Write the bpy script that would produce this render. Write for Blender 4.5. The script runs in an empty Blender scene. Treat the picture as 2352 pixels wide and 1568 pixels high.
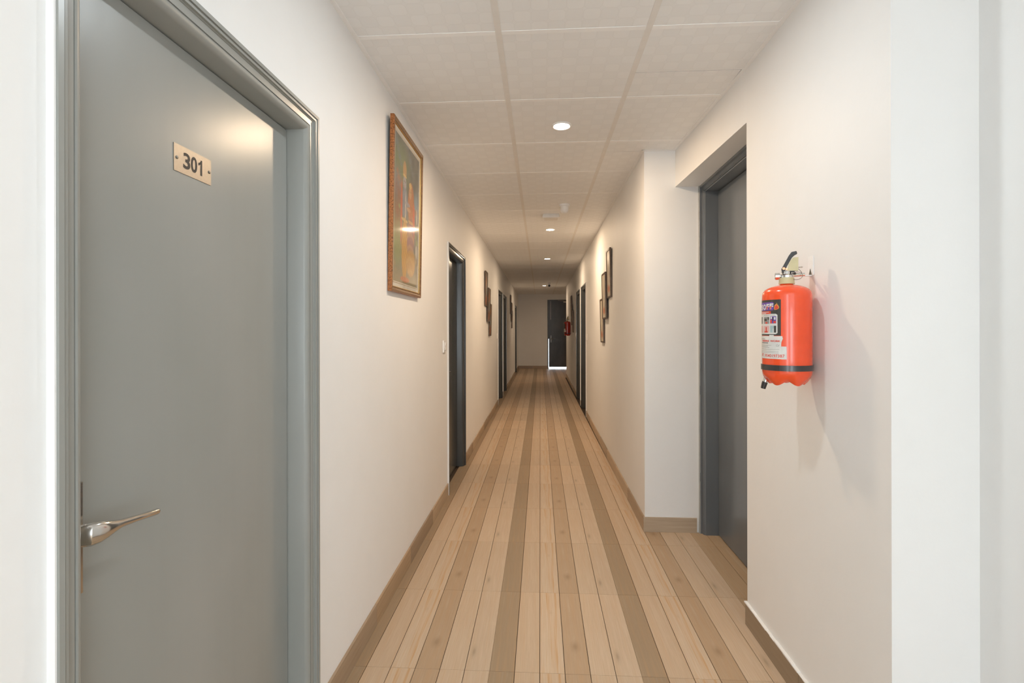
import bpy, bmesh, math, random
from mathutils import Vector, Matrix
random.seed(7)
S = bpy.context.scene
COL = S.collection
R = math.radians

# ------------------------------------------------------------------ camera
F_PX, CX, VPX, YH, CAM_H, ROLL = 1138.5, 1176.0, 1240.83, 755.5, 1.3619, 0.0019
PSI = math.atan((VPX - CX) / F_PX)
cam = bpy.data.cameras.new('camera'); cam_o = bpy.data.objects.new('camera', cam); COL.objects.link(cam_o)
cam.sensor_width = 36.0; cam.sensor_fit = 'HORIZONTAL'
cam.lens = F_PX / 2352 * 36.0
cam.shift_y = -(784 - YH) / 2352
cam.clip_start = 0.02
_fw = Vector((-math.sin(PSI), math.cos(PSI), 0)); _rt = Vector((math.cos(PSI), math.sin(PSI), 0)); _up = Vector((0, 0, 1))
_rt2 = _rt * math.cos(ROLL) - _up * math.sin(ROLL); _up2 = _up * math.cos(ROLL) + _rt * math.sin(ROLL)
m = Matrix((_rt2, _up2, -_fw)).transposed().to_4x4(); m.translation = (0, 0, CAM_H)
cam_o.matrix_world = m
S.camera = cam_o

# ------------------------------------------------------------------ world, daylight, exposure
W = bpy.data.worlds.new('world'); S.world = W; W.use_nodes = True
bg = W.node_tree.nodes['Background']; bg.inputs['Color'].default_value = (0.84, 0.95, 1.03, 1); bg.inputs['Strength'].default_value = 7.2
S.view_settings.view_transform = 'Standard'; S.view_settings.look = 'None'
S.view_settings.gamma = 1.0; S.view_settings.use_curve_mapping = False
S.view_settings.exposure = 0.14

def portal(name, loc, rot, sx, sy):
    l = bpy.data.lights.new(name, 'AREA'); l.shape = 'RECTANGLE'; l.size = sx; l.size_y = sy
    l.cycles.is_portal = True
    o = bpy.data.objects.new(name, l); COL.objects.link(o); o.location = loc; o.rotation_euler = rot
    return o
LOBBY_Y = -6.0
SWL, SWR, SWZ = (-3.2, -1.6), (-3.2, -1.4), (.35, 2.40)      # side windows added behind the viewer to brighten the near walls
portal('daylight_added_left_window', (-.89, sum(SWL)/2, sum(SWZ)/2), (R(90), 0, R(-90)), SWL[1]-SWL[0], SWZ[1]-SWZ[0])    # faces +X
portal('daylight_added_right_window', (1.29, sum(SWR)/2, sum(SWZ)/2), (R(90), 0, R(90)), SWR[1]-SWR[0], SWZ[1]-SWZ[0])    # faces -X
portal('daylight_back_window', (0.21, LOBBY_Y - 0.1, 1.3), (R(90), 0, 0), 1.5, 1.8)        # faces +Y
LAMP_W = 16.0
LAMP_COL = (1.0, 0.75, 0.51)
FILL_W, FILL_COL = 5.9, (0.84, 0.97, 1.06)      # added cool white fill lamp, out of view over the corridor mouth

# ------------------------------------------------------------------ helpers
def tag(o, label=None, cat=None, group=None, kind=None):
    if label: o['label'] = label
    if cat: o['category'] = cat
    if group: o['group'] = group
    if kind: o['kind'] = kind
    return o
def link(o, parent=None):
    COL.objects.link(o)
    if parent: o.parent = parent
    return o
def empty(name, loc=(0, 0, 0), rz=0.0):
    o = bpy.data.objects.new(name, None); o.empty_display_size = 0.05
    COL.objects.link(o); o.location = loc; o.rotation_euler = (0, 0, rz); return o
class MB:
    def __init__(s): s.v = []; s.f = []; s.mi = []
    def add(s, vs, fs, mi=0):
        b = len(s.v); s.v += [tuple(p) for p in vs]
        for f in fs: s.f.append([b + i for i in f]); s.mi.append(mi)
        return s
    def box(s, x0, x1, y0, y1, z0, z1, mi=0):
        return s.add([(x0,y0,z0),(x1,y0,z0),(x1,y1,z0),(x0,y1,z0),(x0,y0,z1),(x1,y0,z1),(x1,y1,z1),(x0,y1,z1)],
                     [(0,3,2,1),(4,5,6,7),(0,1,5,4),(1,2,6,5),(2,3,7,6),(3,0,4,7)], mi)
    def prism(s, poly, z0, z1, mi=0):
        n = len(poly)
        return s.add([(x, y, z0) for x, y in poly] + [(x, y, z1) for x, y in poly],
                     [tuple(range(n))[::-1], tuple(range(n, 2*n))] + [(i, (i+1) % n, n+(i+1) % n, n+i) for i in range(n)], mi)
    def tube(s, pts, rad, n=10, cap=True, mi=0):
        pts = [Vector(p) for p in pts]; k = len(pts)
        rad = [rad]*k if not isinstance(rad, (list, tuple)) else rad
        up = None; rings = []
        for i, p in enumerate(pts):
            t = (pts[min(i+1, k-1)] - pts[max(i-1, 0)]).normalized()
            if up is None:
                up = Vector((0, 0, 1)) if abs(t.z) < .9 else Vector((1, 0, 0))
            a = t.cross(up).normalized(); up = a.cross(t).normalized()
            r = rad[i]; ra, rb = r if isinstance(r, tuple) else (r, r)
            rings.append([p + a*ra*math.cos(2*math.pi*j/n) + up*rb*math.sin(2*math.pi*j/n) for j in range(n)])
        vs = [q for r in rings for q in r]; fs = []
        for i in range(k-1):
            for j in range(n):
                fs.append((i*n+j, i*n+(j+1) % n, (i+1)*n+(j+1) % n, (i+1)*n+j))
        if cap: fs += [tuple(range(n))[::-1], tuple(range((k-1)*n, k*n))]
        return s.add(vs, fs, mi)
    def lathe(s, prof, n=32, c=(0, 0, 0), cap0=True, cap1=True, mi=0):
        vs = []; fs = []
        for r, z in prof:
            for j in range(n):
                a = 2*math.pi*j/n; vs.append((c[0]+r*math.cos(a), c[1]+r*math.sin(a), c[2]+z))
        for i in range(len(prof)-1):
            for j in range(n):
                fs.append((i*n+j, i*n+(j+1) % n, (i+1)*n+(j+1) % n, (i+1)*n+j))
        if cap0: fs.append(tuple(range(n))[::-1])
        if cap1: fs.append(tuple(range((len(prof)-1)*n, len(prof)*n)))
        return s.add(vs, fs, mi)
    def mesh(s, name, mats, smooth=False, fix=True, bevel=0):
        me = bpy.data.meshes.new(name); me.from_pydata(s.v, [], s.f)
        for mt in (mats if isinstance(mats, (list, tuple)) else [mats]): me.materials.append(mt)
        me.polygons.foreach_set('material_index', s.mi)
        if fix or bevel:
            bm = bmesh.new(); bm.from_mesh(me)
            if bevel: bmesh.ops.bevel(bm, geom=bm.edges[:], offset=bevel, segments=2, affect='EDGES', profile=.5)
            bmesh.ops.recalc_face_normals(bm, faces=bm.faces); bm.to_mesh(me); bm.free()
        if smooth:
            me.polygons.foreach_set('use_smooth', [True]*len(me.polygons))
            me.set_sharp_from_angle(angle=R(30))
        return me
    def build(s, name, mats, parent=None, smooth=False, loc=None, fix=True, bevel=0):
        o = bpy.data.objects.new(name, s.mesh(name, mats, smooth, fix, bevel)); link(o, parent)
        if loc: o.location = loc
        return o
def copy_tree(o, parent=None):
    c = o.copy(); link(c); c.parent = parent
    for ch in o.children: copy_tree(ch, c)
    return c

# ------------------------------------------------------------------ materials
class N:
    def __init__(s, name, base=(.5, .5, .5), rough=.5, metal=0, spec=.5, coat=0):
        s.m = bpy.data.materials.new(name); s.m.use_nodes = True; s.t = s.m.node_tree; s.b = s.t.nodes['Principled BSDF']
        s.b.inputs['Base Color'].default_value = (*base, 1); s.b.inputs['Roughness'].default_value = rough
        s.b.inputs['Metallic'].default_value = metal; s.b.inputs['Specular IOR Level'].default_value = spec
        if coat: s.b.inputs['Coat Weight'].default_value = coat; s.b.inputs['Coat Roughness'].default_value = .08
    def n(s, typ, **kw):
        nd = s.t.nodes.new(typ)
        for k, v in kw.items():
            if isinstance(v, tuple) and k.startswith('i_'): pass
            setattr(nd, k, v)
        return nd
    def l(s, a, b): s.t.links.new(a, b)
    def val(s, nd, key, v):
        if hasattr(v, 'is_output'): s.l(v, nd.inputs[key])
        else: nd.inputs[key].default_value = v
    def math(s, op, a, b=0.0, c=0.0):
        nd = s.n('ShaderNodeMath', operation=op); s.val(nd, 0, a); s.val(nd, 1, b); s.val(nd, 2, c); return nd.outputs[0]
    def mix(s, f, a, b, bt='MIX'):
        nd = s.n('ShaderNodeMix', data_type='RGBA', blend_type=bt); s.val(nd, 'Factor', f)
        for k, v in ((6, a), (7, b)):
            if hasattr(v, 'is_output'): s.l(v, nd.inputs[k])
            else: nd.inputs[k].default_value = (*v[:3], 1)
        return nd.outputs[2]
    def xyz(s, x, y, z):
        nd = s.n('ShaderNodeCombineXYZ'); s.val(nd, 0, x); s.val(nd, 1, y); s.val(nd, 2, z); return nd.outputs[0]
    def pos(s):
        g = s.n('ShaderNodeNewGeometry'); x = s.n('ShaderNodeSeparateXYZ'); s.l(g.outputs['Position'], x.inputs[0]); return x.outputs
    def obj(s):
        g = s.n('ShaderNodeTexCoord'); return g.outputs['Object']
    def scale(s, v, sc):
        nd = s.n('ShaderNodeVectorMath', operation='MULTIPLY'); s.l(v, nd.inputs[0]); nd.inputs[1].default_value = sc; return nd.outputs[0]
    def noise(s, vec=None, scale=5, detail=4, rough=.5, dist=0):
        nd = s.n('ShaderNodeTexNoise'); nd.inputs['Scale'].default_value = scale; nd.inputs['Detail'].default_value = detail
        nd.inputs['Roughness'].default_value = rough; nd.inputs['Distortion'].default_value = dist
        if vec is not None: s.l(vec, nd.inputs['Vector'])
        return nd.outputs['Fac']
    def ramp(s, f, stops, interp='LINEAR'):
        nd = s.n('ShaderNodeValToRGB'); cr = nd.color_ramp; cr.interpolation = interp
        while len(cr.elements) < len(stops): cr.elements.new(.5)
        for e, (p, c) in zip(cr.elements, stops):
            e.position = p; e.color = (*c, 1) if len(c) == 3 else c
        s.l(f, nd.inputs[0]); return nd.outputs[0]
    def bump(s, h, strength=.1, dist=.01):
        nd = s.n('ShaderNodeBump'); nd.inputs['Strength'].default_value = strength; nd.inputs['Distance'].default_value = dist
        s.l(h, nd.inputs['Height']); s.l(nd.outputs[0], s.b.inputs['Normal'])
    def col(s, c): s.l(c, s.b.inputs['Base Color'])
    def rough(s, r): s.l(r, s.b.inputs['Roughness'])

def mat_wall():
    a = N('wall_paint', rough=.55, spec=.3); o = a.obj()
    n1 = a.noise(o, 1.3, 3); n2 = a.noise(o, 9, 4)
    f = a.math('MULTIPLY_ADD', n1, .7, a.math('MULTIPLY', n2, .3))
    a.col(a.ramp(f, [(.3, (.855, .845, .825)), (.7, (.885, .875, .86))]))
    a.bump(a.noise(o, 35, 5), .06, .01); return a.m
def mat_plain(name, c, rough=.5, metal=0, spec=.5, coat=0, var=.06, sc=30, bump=0):
    a = N(name, c, rough, metal, spec, coat); o = a.obj(); n = a.noise(o, sc, 3)
    a.col(a.ramp(n, [(.3, tuple(x*(1-var) for x in c)), (.7, tuple(min(1, x*(1+var)) for x in c))]))
    if bump: a.bump(n, bump, .005)
    return a.m
def mat_paint(name, c, c2, rough):
    # enamel brushed and rolled on timber: faint brush marks, slight mottling
    a = N(name, c, rough, spec=.5); o = a.obj()
    big = a.noise(a.scale(o, (2.5, 2.5, 1.2)), 1.5, 2)
    a.col(a.ramp(big, [(.25, c), (.75, c2)])); a.b.inputs['Roughness'].default_value = rough
    band = a.noise(a.scale(o, (30, 30, .12)), 1.0, 1)
    a.bump(band, .10, .004)
    return a.m
def mat_floor():
    a = N('wood_look_tile', rough=.2, spec=.22); X, Y, Z = a.pos()
    px = a.math('DIVIDE', a.math('ADD', X, .2045), .6); py = a.math('DIVIDE', a.math('SUBTRACT', Y, 1.967), .6)
    fu = a.math('FRACT', px); fv = a.math('FRACT', py); k = a.math('FLOOR', a.math('MULTIPLY', fu, 6.0))
    cols = [(.345, .258, .172), (.575, .44, .315), (.625, .495, .365), (.475, .345, .23), (.61, .475, .345), (.60, .47, .345)]
    base = a.ramp(fu, [(i/6, c) for i, c in enumerate(cols)], 'CONSTANT')
    base = a.mix(a.math('GREATER_THAN', X, .9955), base, (.47, .345, .225))      # cut tiles in the niche
    tid = a.n('ShaderNodeTexWhiteNoise', noise_dimensions='2D'); a.l(a.xyz(a.math('FLOOR', px), a.math('FLOOR', py), 0), tid.inputs['Vector'])
    tv = tid.outputs['Value']
    off = a.math('MULTIPLY', k, 7.31)
    fine = a.noise(a.xyz(a.math('MULTIPLY', fu, 150), a.math('MULTIPLY_ADD', fv, 4.0, off), off), 1.0, 5, .65, .4)
    wide = a.noise(a.xyz(a.math('MULTIPLY', fu, 34), a.math('MULTIPLY_ADD', fv, 1.5, off), off), 1.0, 3, .5, .6)
    c = a.mix(a.ramp(fine, [(.32, (.0, .0, .0)), (.72, (.55, .55, .55))]), base, a.mix(.5, base, (.30, .19, .10)))
    c = a.mix(a.ramp(wide, [(.45, (.0,)*3), (.72, (.55,)*3)]), c, a.mix(.55, base, (.50, .30, .15)))
    c = a.mix(a.ramp(wide, [(.22, (.35,)*3), (.42, (.0,)*3)]), c, a.mix(.5, base, (.66, .54, .40)))
    # orange streaks of the third board of each print
    is2 = a.math('COMPARE', k, 2.0, .1)
    st = a.ramp(a.noise(a.xyz(a.math('MULTIPLY', fu, 34), a.math('MULTIPLY', fv, 1.1), 3.0), 1.0, 2, .5, .3), [(.48, (0,)*3), (.66, (.75,)*3)])
    c = a.mix(a.math('MULTIPLY', is2, st), c, (.52, .29, .12))
    # knots
    def knot(u, v, ru, rv, colr, amt, c):
        du = a.math('DIVIDE', a.math('SUBTRACT', fu, u), ru); dv = a.math('DIVIDE', a.math('SUBTRACT', fv, v), rv)
        d = a.math('SQRT', a.math('ADD', a.math('MULTIPLY', du, du), a.math('MULTIPLY', dv, dv)))
        return a.mix(a.ramp(d, [(.15, (amt,)*3), (.55, (amt*.35,)*3), (1.0, (0,)*3)]), c, colr)
    c = knot(.585, .285, .045, .085, (.24, .15, .08), .42, c)
    c = knot(.872, .19, .028, .10, (.22, .17, .11), .45, c)
    c = knot(.42, .7, .02, .05, (.30, .2, .1), .15, c)
    c = a.mix(1.0, c, a.ramp(tv, [(0, (.93, .93, .93)), (1, (1.03, 1.02, 1.01))]), 'MULTIPLY')
    a.col(c)
    a.rough(a.math('MULTIPLY_ADD', fine, .12, .36)); a.bump(fine, .04, .002); return a.m
def mat_ceiling():
    a = N('ceiling_tile_print', rough=.5, spec=.35); X, Y, Z = a.pos()
    def cell(v, o): return a.math('DIVIDE', a.math('ADD', v, o), .0663)
    cx = cell(X, .166); cy = cell(Y, -1.996)
    fx = a.math('SUBTRACT', a.math('FRACT', cx), .5); fy = a.math('SUBTRACT', a.math('FRACT', cy), .5)
    par = a.math('FLOORED_MODULO', a.math('ADD', a.math('FLOOR', cx), a.math('FLOOR', cy)), 2.0)
    p4 = lambda v: a.math('POWER', a.math('ABSOLUTE', v), 4.0)
    d = a.math('POWER', a.math('ADD', p4(fx), p4(fy)), .25)
    inside = a.math('MULTIPLY', par, a.ramp(d, [(.455, (1,)*3), (.49, (0,)*3)]))
    edge = a.ramp(a.math('ABSOLUTE', a.math('SUBTRACT', d, .485)), [(0, (.5,)*3), (.03, (0,)*3)])
    c = a.mix(inside, (.885, .885, .88), (.90, .90, .895)); c = a.mix(a.math('MULTIPLY', edge, .16), c, (.58, .55, .51))
    a.col(c); a.rough(a.math('MULTIPLY_ADD', inside, -.10, .5)); a.bump(inside, .012, .001); return a.m
def mat_skirt():
    a = N('skirting_tile', rough=.22); o = a.obj()
    r = a.n('ShaderNodeObjectInfo').outputs['Random']
    g = a.noise(a.xyz(0, 0, 0), 1)
    sp = a.n('ShaderNodeSeparateXYZ'); a.l(o, sp.inputs[0])
    g = a.noise(a.xyz(a.math('MULTIPLY_ADD', r, 40, a.math('MULTIPLY', a.math('ADD', sp.outputs[1], sp.outputs[0]), 3.5)), a.math('MULTIPLY', sp.outputs[2], 70), r), 1.0, 4, .6, .5)
    base = a.n('ShaderNodeObjectInfo').outputs['Color']
    a.col(a.mix(a.ramp(g, [(.35, (0,)*3), (.7, (.5,)*3)]), base, a.mix(.5, base, (.2, .12, .06)))); return a.m
def mat_emit(name, c, s):
    a = N(name); a.b.inputs['Emission Color'].default_value = (*c, 1); a.b.inputs['Emission Strength'].default_value = s
    a.b.inputs['Base Color'].default_value = (*c, 1); return a.m
def mat_glass(name='picture_glass'):
    m = bpy.data.materials.new(name); m.use_nodes = True; t = m.node_tree; t.nodes.clear()
    out = t.nodes.new('ShaderNodeOutputMaterial'); mx = t.nodes.new('ShaderNodeMixShader'); tr = t.nodes.new('ShaderNodeBsdfTransparent')
    gl = t.nodes.new('ShaderNodeBsdfGlossy'); gl.inputs['Roughness'].default_value = .05; lw = t.nodes.new('ShaderNodeLayerWeight'); lw.inputs[0].default_value = .5
    pw = t.nodes.new('ShaderNodeMath'); pw.operation = 'POWER'; pw.inputs[1].default_value = 5; ma = t.nodes.new('ShaderNodeMath'); ma.operation = 'MULTIPLY_ADD'; ma.inputs[1].default_value = .96; ma.inputs[2].default_value = .04
    t.links.new(lw.outputs['Facing'], pw.inputs[0]); t.links.new(pw.outputs[0], ma.inputs[0]); t.links.new(ma.outputs[0], mx.inputs[0])
    t.links.new(tr.outputs[0], mx.inputs[1]); t.links.new(gl.outputs[0], mx.inputs[2]); t.links.new(mx.outputs[0], out.inputs[0]); return m
def mat_print(name='picture_print', rough=.45):
    a = N(name, rough=rough, spec=.3); at = a.n('ShaderNodeAttribute', attribute_name='Col')
    n = a.noise(a.obj(), 120, 3); a.col(a.mix(1.0, at.outputs['Color'], a.ramp(n, [(.3, (.86,)*3), (.7, (1.08,)*3)]), 'MULTIPLY')); return a.m
def mat_burl():
    a = N('burl_frame', rough=.32, spec=.5); o = a.obj()
    n = a.noise(o, 140, 5, .7); a.col(a.ramp(n, [(.36, (.05, .02, .008)), (.47, (.33, .115, .03)), (.62, (.50, .19, .06))])); return a.m

M = dict(
    wall=mat_wall(), floor=mat_floor(), grout=mat_plain('tile_grout', (.055, .035, .022), .8), ceil=mat_ceiling(), skirt=mat_skirt(),
    tee=mat_plain('grid_bar_paint', (.82, .79, .75), .45, var=.02), angle=mat_plain('wall_angle_paint', (.95, .945, .935), .45, var=.02),
    slab=mat_plain('slab_grey', (.3, .3, .3), .9),
    door_light=mat_paint('door_enamel_lighter', (.295, .302, .278), (.33, .333, .31), .29),  # door enamel in a lighter tone, used on door 301 alone
    door_dark=mat_paint('door_enamel_darker', (.050, .053, .053), (.068, .072, .072), .20),  # door enamel in a darker tone for the doors farther along
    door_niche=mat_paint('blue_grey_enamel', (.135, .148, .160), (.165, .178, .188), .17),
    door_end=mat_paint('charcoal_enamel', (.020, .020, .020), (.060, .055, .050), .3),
    chrome=mat_plain('satin_chrome', (.62, .60, .57), .16, 1, var=.03), steel=mat_plain('brushed_plate', (.43, .39, .335), .42, 1, var=.03, sc=200),
    brass_dark=mat_plain('dull_screw', (.25, .24, .22), .35, 1), ink=mat_plain('black_ink', (.02, .018, .017), .5),
    white_pl=mat_plain('white_plastic', (.91, .90, .885), .35, var=.02), lamp_on=mat_emit('lit_lamp', (1.0, .86, .68), 40),
    frame_brown=mat_plain('brown_moulding', (.20, .105, .045), .3, var=.35, sc=90), burl=mat_burl(), frame_dark=mat_plain('dark_brown_frame', (.10, .062, .035), .35, var=.3, sc=60), gold=mat_plain('gold_lip', (.55, .36, .14), .3, 1),
    mat_board=mat_plain('mat_board', (.66, .62, .54), .7), glass=mat_glass(), prt=mat_print(), plank_print=mat_print('panel_print', .35),
    red=mat_plain('orange_red_enamel', (.92, .088, .020), .22, coat=.4, var=.03), dkred=mat_plain('deep_red_enamel', (.40, .02, .012), .18, coat=.6, var=.03),
    blk=mat_plain('black_plastic', (.028, .026, .025), .38, var=.15), cream=mat_plain('cream_plastic', (.60, .53, .30), .42),
    copper=mat_plain('copper_rivet', (.75, .32, .18), .3, 1), zinc=mat_plain('bright_zinc', (.75, .75, .74), .18, 1), wire=mat_plain('wire', (.2, .17, .15), .35, 1),
    strap=mat_plain('black_strap', (.035, .032, .032), .3, coat=.4),
    l_black=mat_plain('sticker_black', (.06, .055, .048), .35), l_white=mat_plain('sticker_white', (.72, .70, .66), .45), l_purple=mat_plain('sticker_purple', (.16, .08, .36), .4),
    l_red=mat_plain('sticker_red', (.72, .07, .04), .4), l_orange=mat_plain('sticker_orange', (.86, .42, .08), .4), l_grey=mat_plain('sticker_grey', (.30, .29, .27), .5),
    l_teal=mat_plain('sticker_teal', (.40, .52, .52), .4), l_pink=mat_plain('sticker_pink', (.75, .45, .42), .4), l_yel=mat_plain('sticker_yellow', (.85, .62, .25), .4),
    concrete=mat_plain('outside_concrete', (.5, .48, .45), .9),
)

# ------------------------------------------------------------------ key dimensions
XL, ZC = -0.762, 2.556                 # left wall face, ceiling underside
XN, XB = 0.952, 1.18                   # right wall by the extinguisher, wall beside the camera
YN0, YN1 = 1.403, 2.345                # that piece of wall
YP = 3.38                              # face of the pier behind the niche
YR_END, YE = 14.07, 17.1               # end of right corridor wall, end wall
XD = 1.062                             # door-frame face in the niche
def xr(y): return 0.70 + 0.0033*(y - 3.4)
SK_R = math.atan(0.0033)
DW, DH = 0.916, 2.08                   # door frames, outer size

# ------------------------------------------------------------------ structure
L_DOORS = [0.727, 4.033, 8.87, 10.05, 14.74]
mb = MB(); mb.box(XL-.25, XL, LOBBY_Y, SWL[0], 0, ZC+.1); mb.box(XL-.25, XL, SWL[0], SWL[1], 0, SWZ[0]); mb.box(XL-.25, XL, SWL[0], SWL[1], SWZ[1], ZC+.1); y = SWL[1]
for d in L_DOORS:
    mb.box(XL-.25, XL, y, d, 0, ZC+.1); mb.box(XL-.25, XL, d, d+DW, DH, ZC+.1); y = d+DW
mb.box(XL-.25, XL, y, YE+.2, 0, ZC+.1)
for d in L_DOORS: mb.box(XL-.27, XL-.2, d-.05, d+DW+.05, -.02, DH+.05)       # shut room behind each leaf
tag(mb.build('wall_left', M['wall']), 'long white painted wall on the left of the corridor', 'wall', kind='structure')

R_DOORS = [7.72, 8.87]
def rbox(mb, d, y0, y1, z0, z1):   # slice of the slightly splayed right wall
    mb.prism([(xr(y0), y0), (xr(y0)+d, y0), (xr(y1)+d, y1), (xr(y1), y1)], z0, z1)
mb = MB(); y = YP+.3
for d in R_DOORS:
    rbox(mb, .25, y, d, 0, ZC+.1); rbox(mb, .25, d, d+DW, DH, ZC+.1); y = d+DW
rbox(mb, .25, y, YR_END, 0, ZC+.1)
for d in R_DOORS: mb.prism([(xr(d)+.2, d-.05), (xr(d)+.27, d-.05), (xr(d)+.27, d+DW+.05), (xr(d)+.2, d+DW+.05)], -.02, DH+.05)
mb.prism([(.70, YP), (XD+.35, YP), (XD+.35, YP+.3), (.70, YP+.3)], 0, ZC+.1)
tag(mb.build('wall_right', M['wall']), 'white painted wall on the right of the corridor with its pier beside the niche', 'wall', kind='structure')

NZ = 2.312
mb = MB()
mb.box(XN, XD+.35, YN0, YN1, 0, ZC+.1)
mb.prism([(XN, YN1), (XD+.35, YN1), (XD+.35, YP), (.906, YP)], NZ, ZC+.1)     # beam over the niche
mb.box(XD+.15, XD+.35, YN1, YP, 0, NZ)
tag(mb.build('wall_right_front', M['wall']), 'white wall carrying the big extinguisher, with a beam over the door niche', 'wall', kind='structure')
mb = MB(); mb.box(XB, XB+.2, LOBBY_Y, SWR[0], 0, ZC+.1); mb.box(XB, XB+.2, SWR[0], SWR[1], 0, SWZ[0]); mb.box(XB, XB+.2, SWR[0], SWR[1], SWZ[1], ZC+.1); mb.box(XB, XB+.2, SWR[1], YN0, 0, ZC+.1)
tag(mb.build('wall_right_return', M['wall']), 'plain white wall at the right edge of the view', 'wall', kind='structure')
# back wall behind the viewer, nearly all window
wx0, wx1, wz0, wz1 = -.54, .96, .40, 2.20
mb = MB(); mb.box(XL-.25, wx0, LOBBY_Y-.2, LOBBY_Y, 0, ZC+.1); mb.box(wx1, XB+.2, LOBBY_Y-.2, LOBBY_Y, 0, ZC+.1)
mb.box(wx0, wx1, LOBBY_Y-.2, LOBBY_Y, 0, wz0); mb.box(wx0, wx1, LOBBY_Y-.2, LOBBY_Y, wz1, ZC+.1)
tag(mb.build('wall_back', M['wall']), 'white wall with a tall window behind the viewer', 'wall', kind='structure')
def window(name, label, loc, rz, ww, wh):
    wroot = tag(empty(name, loc, rz), label, 'window', kind='structure')
    mb = MB(); mb.box(0, .04, -.03, .03, 0, wh); mb.box(ww-.04, ww, -.03, .03, 0, wh); mb.box(.04, ww-.04, -.03, .03, 0, .04); mb.box(.04, ww-.04, -.03, .03, wh-.04, wh); mb.box(ww/2-.02, ww/2+.02, -.03, .03, .04, wh-.04)
    mb.build('window_frame', M['white_pl'], wroot)
window('window_1', 'tall white framed window behind the viewer', (wx0, LOBBY_Y-.1, wz0), 0, wx1-wx0, wz1-wz0)
window('added_window_left', 'added wide white framed window in the left wall, unseen behind the viewer', (XL-.2, SWL[0], SWZ[0]), R(90), SWL[1]-SWL[0], SWZ[1]-SWZ[0])
window('added_window_right', 'added wide white framed window in the right wall, unseen behind the viewer', (XB+.17, SWR[0], SWZ[0]), R(90), SWR[1]-SWR[0], SWZ[1]-SWZ[0])
# end of the corridor: end wall with its doorway, side passage
EX0, EX1, EZ = .25, 1.17, 2.365
mb = MB()
mb.box(XL, EX0, YE, YE+.2, 0, ZC+.1); mb.box(EX0, EX1, YE, YE+.2, EZ, ZC+.1); mb.box(EX1, 3.2, YE, YE+.2, 0, ZC+.1)
tag(mb.build('wall_end', M['wall']), 'white wall closing the far end of the corridor', 'wall', kind='structure')
mb = MB(); mb.box(xr(YR_END)+.25, 3.2, YR_END-.2, YR_END, 0, ZC+.1)
mb.box(3.0, 3.2, YR_END, YE, 0, ZC+.1)
tag(mb.build('wall_passage', M['wall']), 'white walls of the side passage at the far end', 'wall', kind='structure')

# floor: grout bed plus every board of the wood-look tiles
mb = MB(); mb.box(XL-.3, 1.45, LOBBY_Y-.2, YE+.25, -.06, -.006); mb.box(1.45, 3.2, YR_END-.2, YE+.25, -.06, -.006)
floor = tag(mb.build('floor', M['grout']), 'floor of wood-look tile boards in tan and brown stripes', 'floor', kind='structure')
def plank_geo(mb, x0, x1, y0, y1, k=1):
    # boards of one tile are parted by a groove; the joint between tiles (before board 0) is tight
    b = .0006; gl = .0003 if k % 6 == 0 else .0012; gr = .0003 if k % 6 == 5 else .0012
    x0 += gl; x1 -= gr; y0 += .0005; y1 -= .0005
    mb.add([(x0,y0,-.0055),(x1,y0,-.0055),(x1,y1,-.0055),(x0,y1,-.0055),(x0,y0,-b),(x1,y0,-b),(x1,y1,-b),(x0,y1,-b),
            (x0+b,y0+b,0),(x1-b,y0+b,0),(x1-b,y1-b,0),(x0+b,y1-b,0)],
           [(0,1,5,4),(1,2,6,5),(2,3,7,6),(3,0,4,7),(4,5,9,8),(5,6,10,9),(6,7,11,10),(7,4,8,11),(8,9,10,11),(0,3,2,1)])
plank_me = []
for k in range(6):
    mbp = MB(); plank_geo(mbp, 0, .1, 0, .6, k); plank_me.append(mbp.mesh('floor_plank', M['floor'], fix=False))
rest = MB(); count = 0
for j in range(-15, 26):
    y0 = 1.967 + .6*j
    if y0 > YE: break
    kmax = 11 if y0 < 3.38 else 6
    if y0 + .6 > YR_END: kmax = 30
    for k in range(-8, kmax+1):
        x0 = -.0045 + .1*k
        if j >= -1 and count < 300 and k <= 11:
            o = bpy.data.objects.new('floor_plank', plank_me[(k+2) % 6]); link(o, floor); o.location = (x0, y0, 0); count += 1
        else: plank_geo(rest, x0, x0+.1, y0, y0+.6, (k+2) % 6)
ro = rest.build('distant_planks', M['floor'], floor, fix=False); ro['kind'] = 'stuff'

# ceiling: slab, lay-in tiles, grid bars
mb = MB(); mb.box(XL-.25, 1.45, LOBBY_Y-.2, YE+.2, ZC+.1, ZC+.2); mb.box(1.45, 3.2, YR_END-.2, YE+.2, ZC+.1, ZC+.2)
ceiling = tag(mb.build('ceiling', M['slab']), 'suspended ceiling of square patterned tiles in a grid', 'ceiling', kind='structure')
TX = [XL, -.166, .434]
YB = 1.996
tile_cache = {}
def ctile(x0, x1, y0, y1):
    w, l = round(x1-x0, 4), round(y1-y0, 4)
    if w < .02 or l < .02: return
    if (w, l) not in tile_cache:
        t = MB(); t.box(.002, w-.002, .002, l-.002, ZC+.0018, ZC+.014); tile_cache[(w, l)] = t.mesh('ceiling_tile', M['ceil'])
    o = bpy.data.objects.new('ceiling_tile', tile_cache[(w, l)]); link(o, ceiling); o.location = (x0, y0, 0)
def bar(x0, x1, y0, y1, mat, z=0.0, name='grid_bar'):
    t = MB(); t.box(x0, x1, y0, y1, ZC+z, ZC+z+.0022); return t.build(name, M[mat], ceiling)
rows = [YB + .6*k for k in range(-15, 26)]
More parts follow.
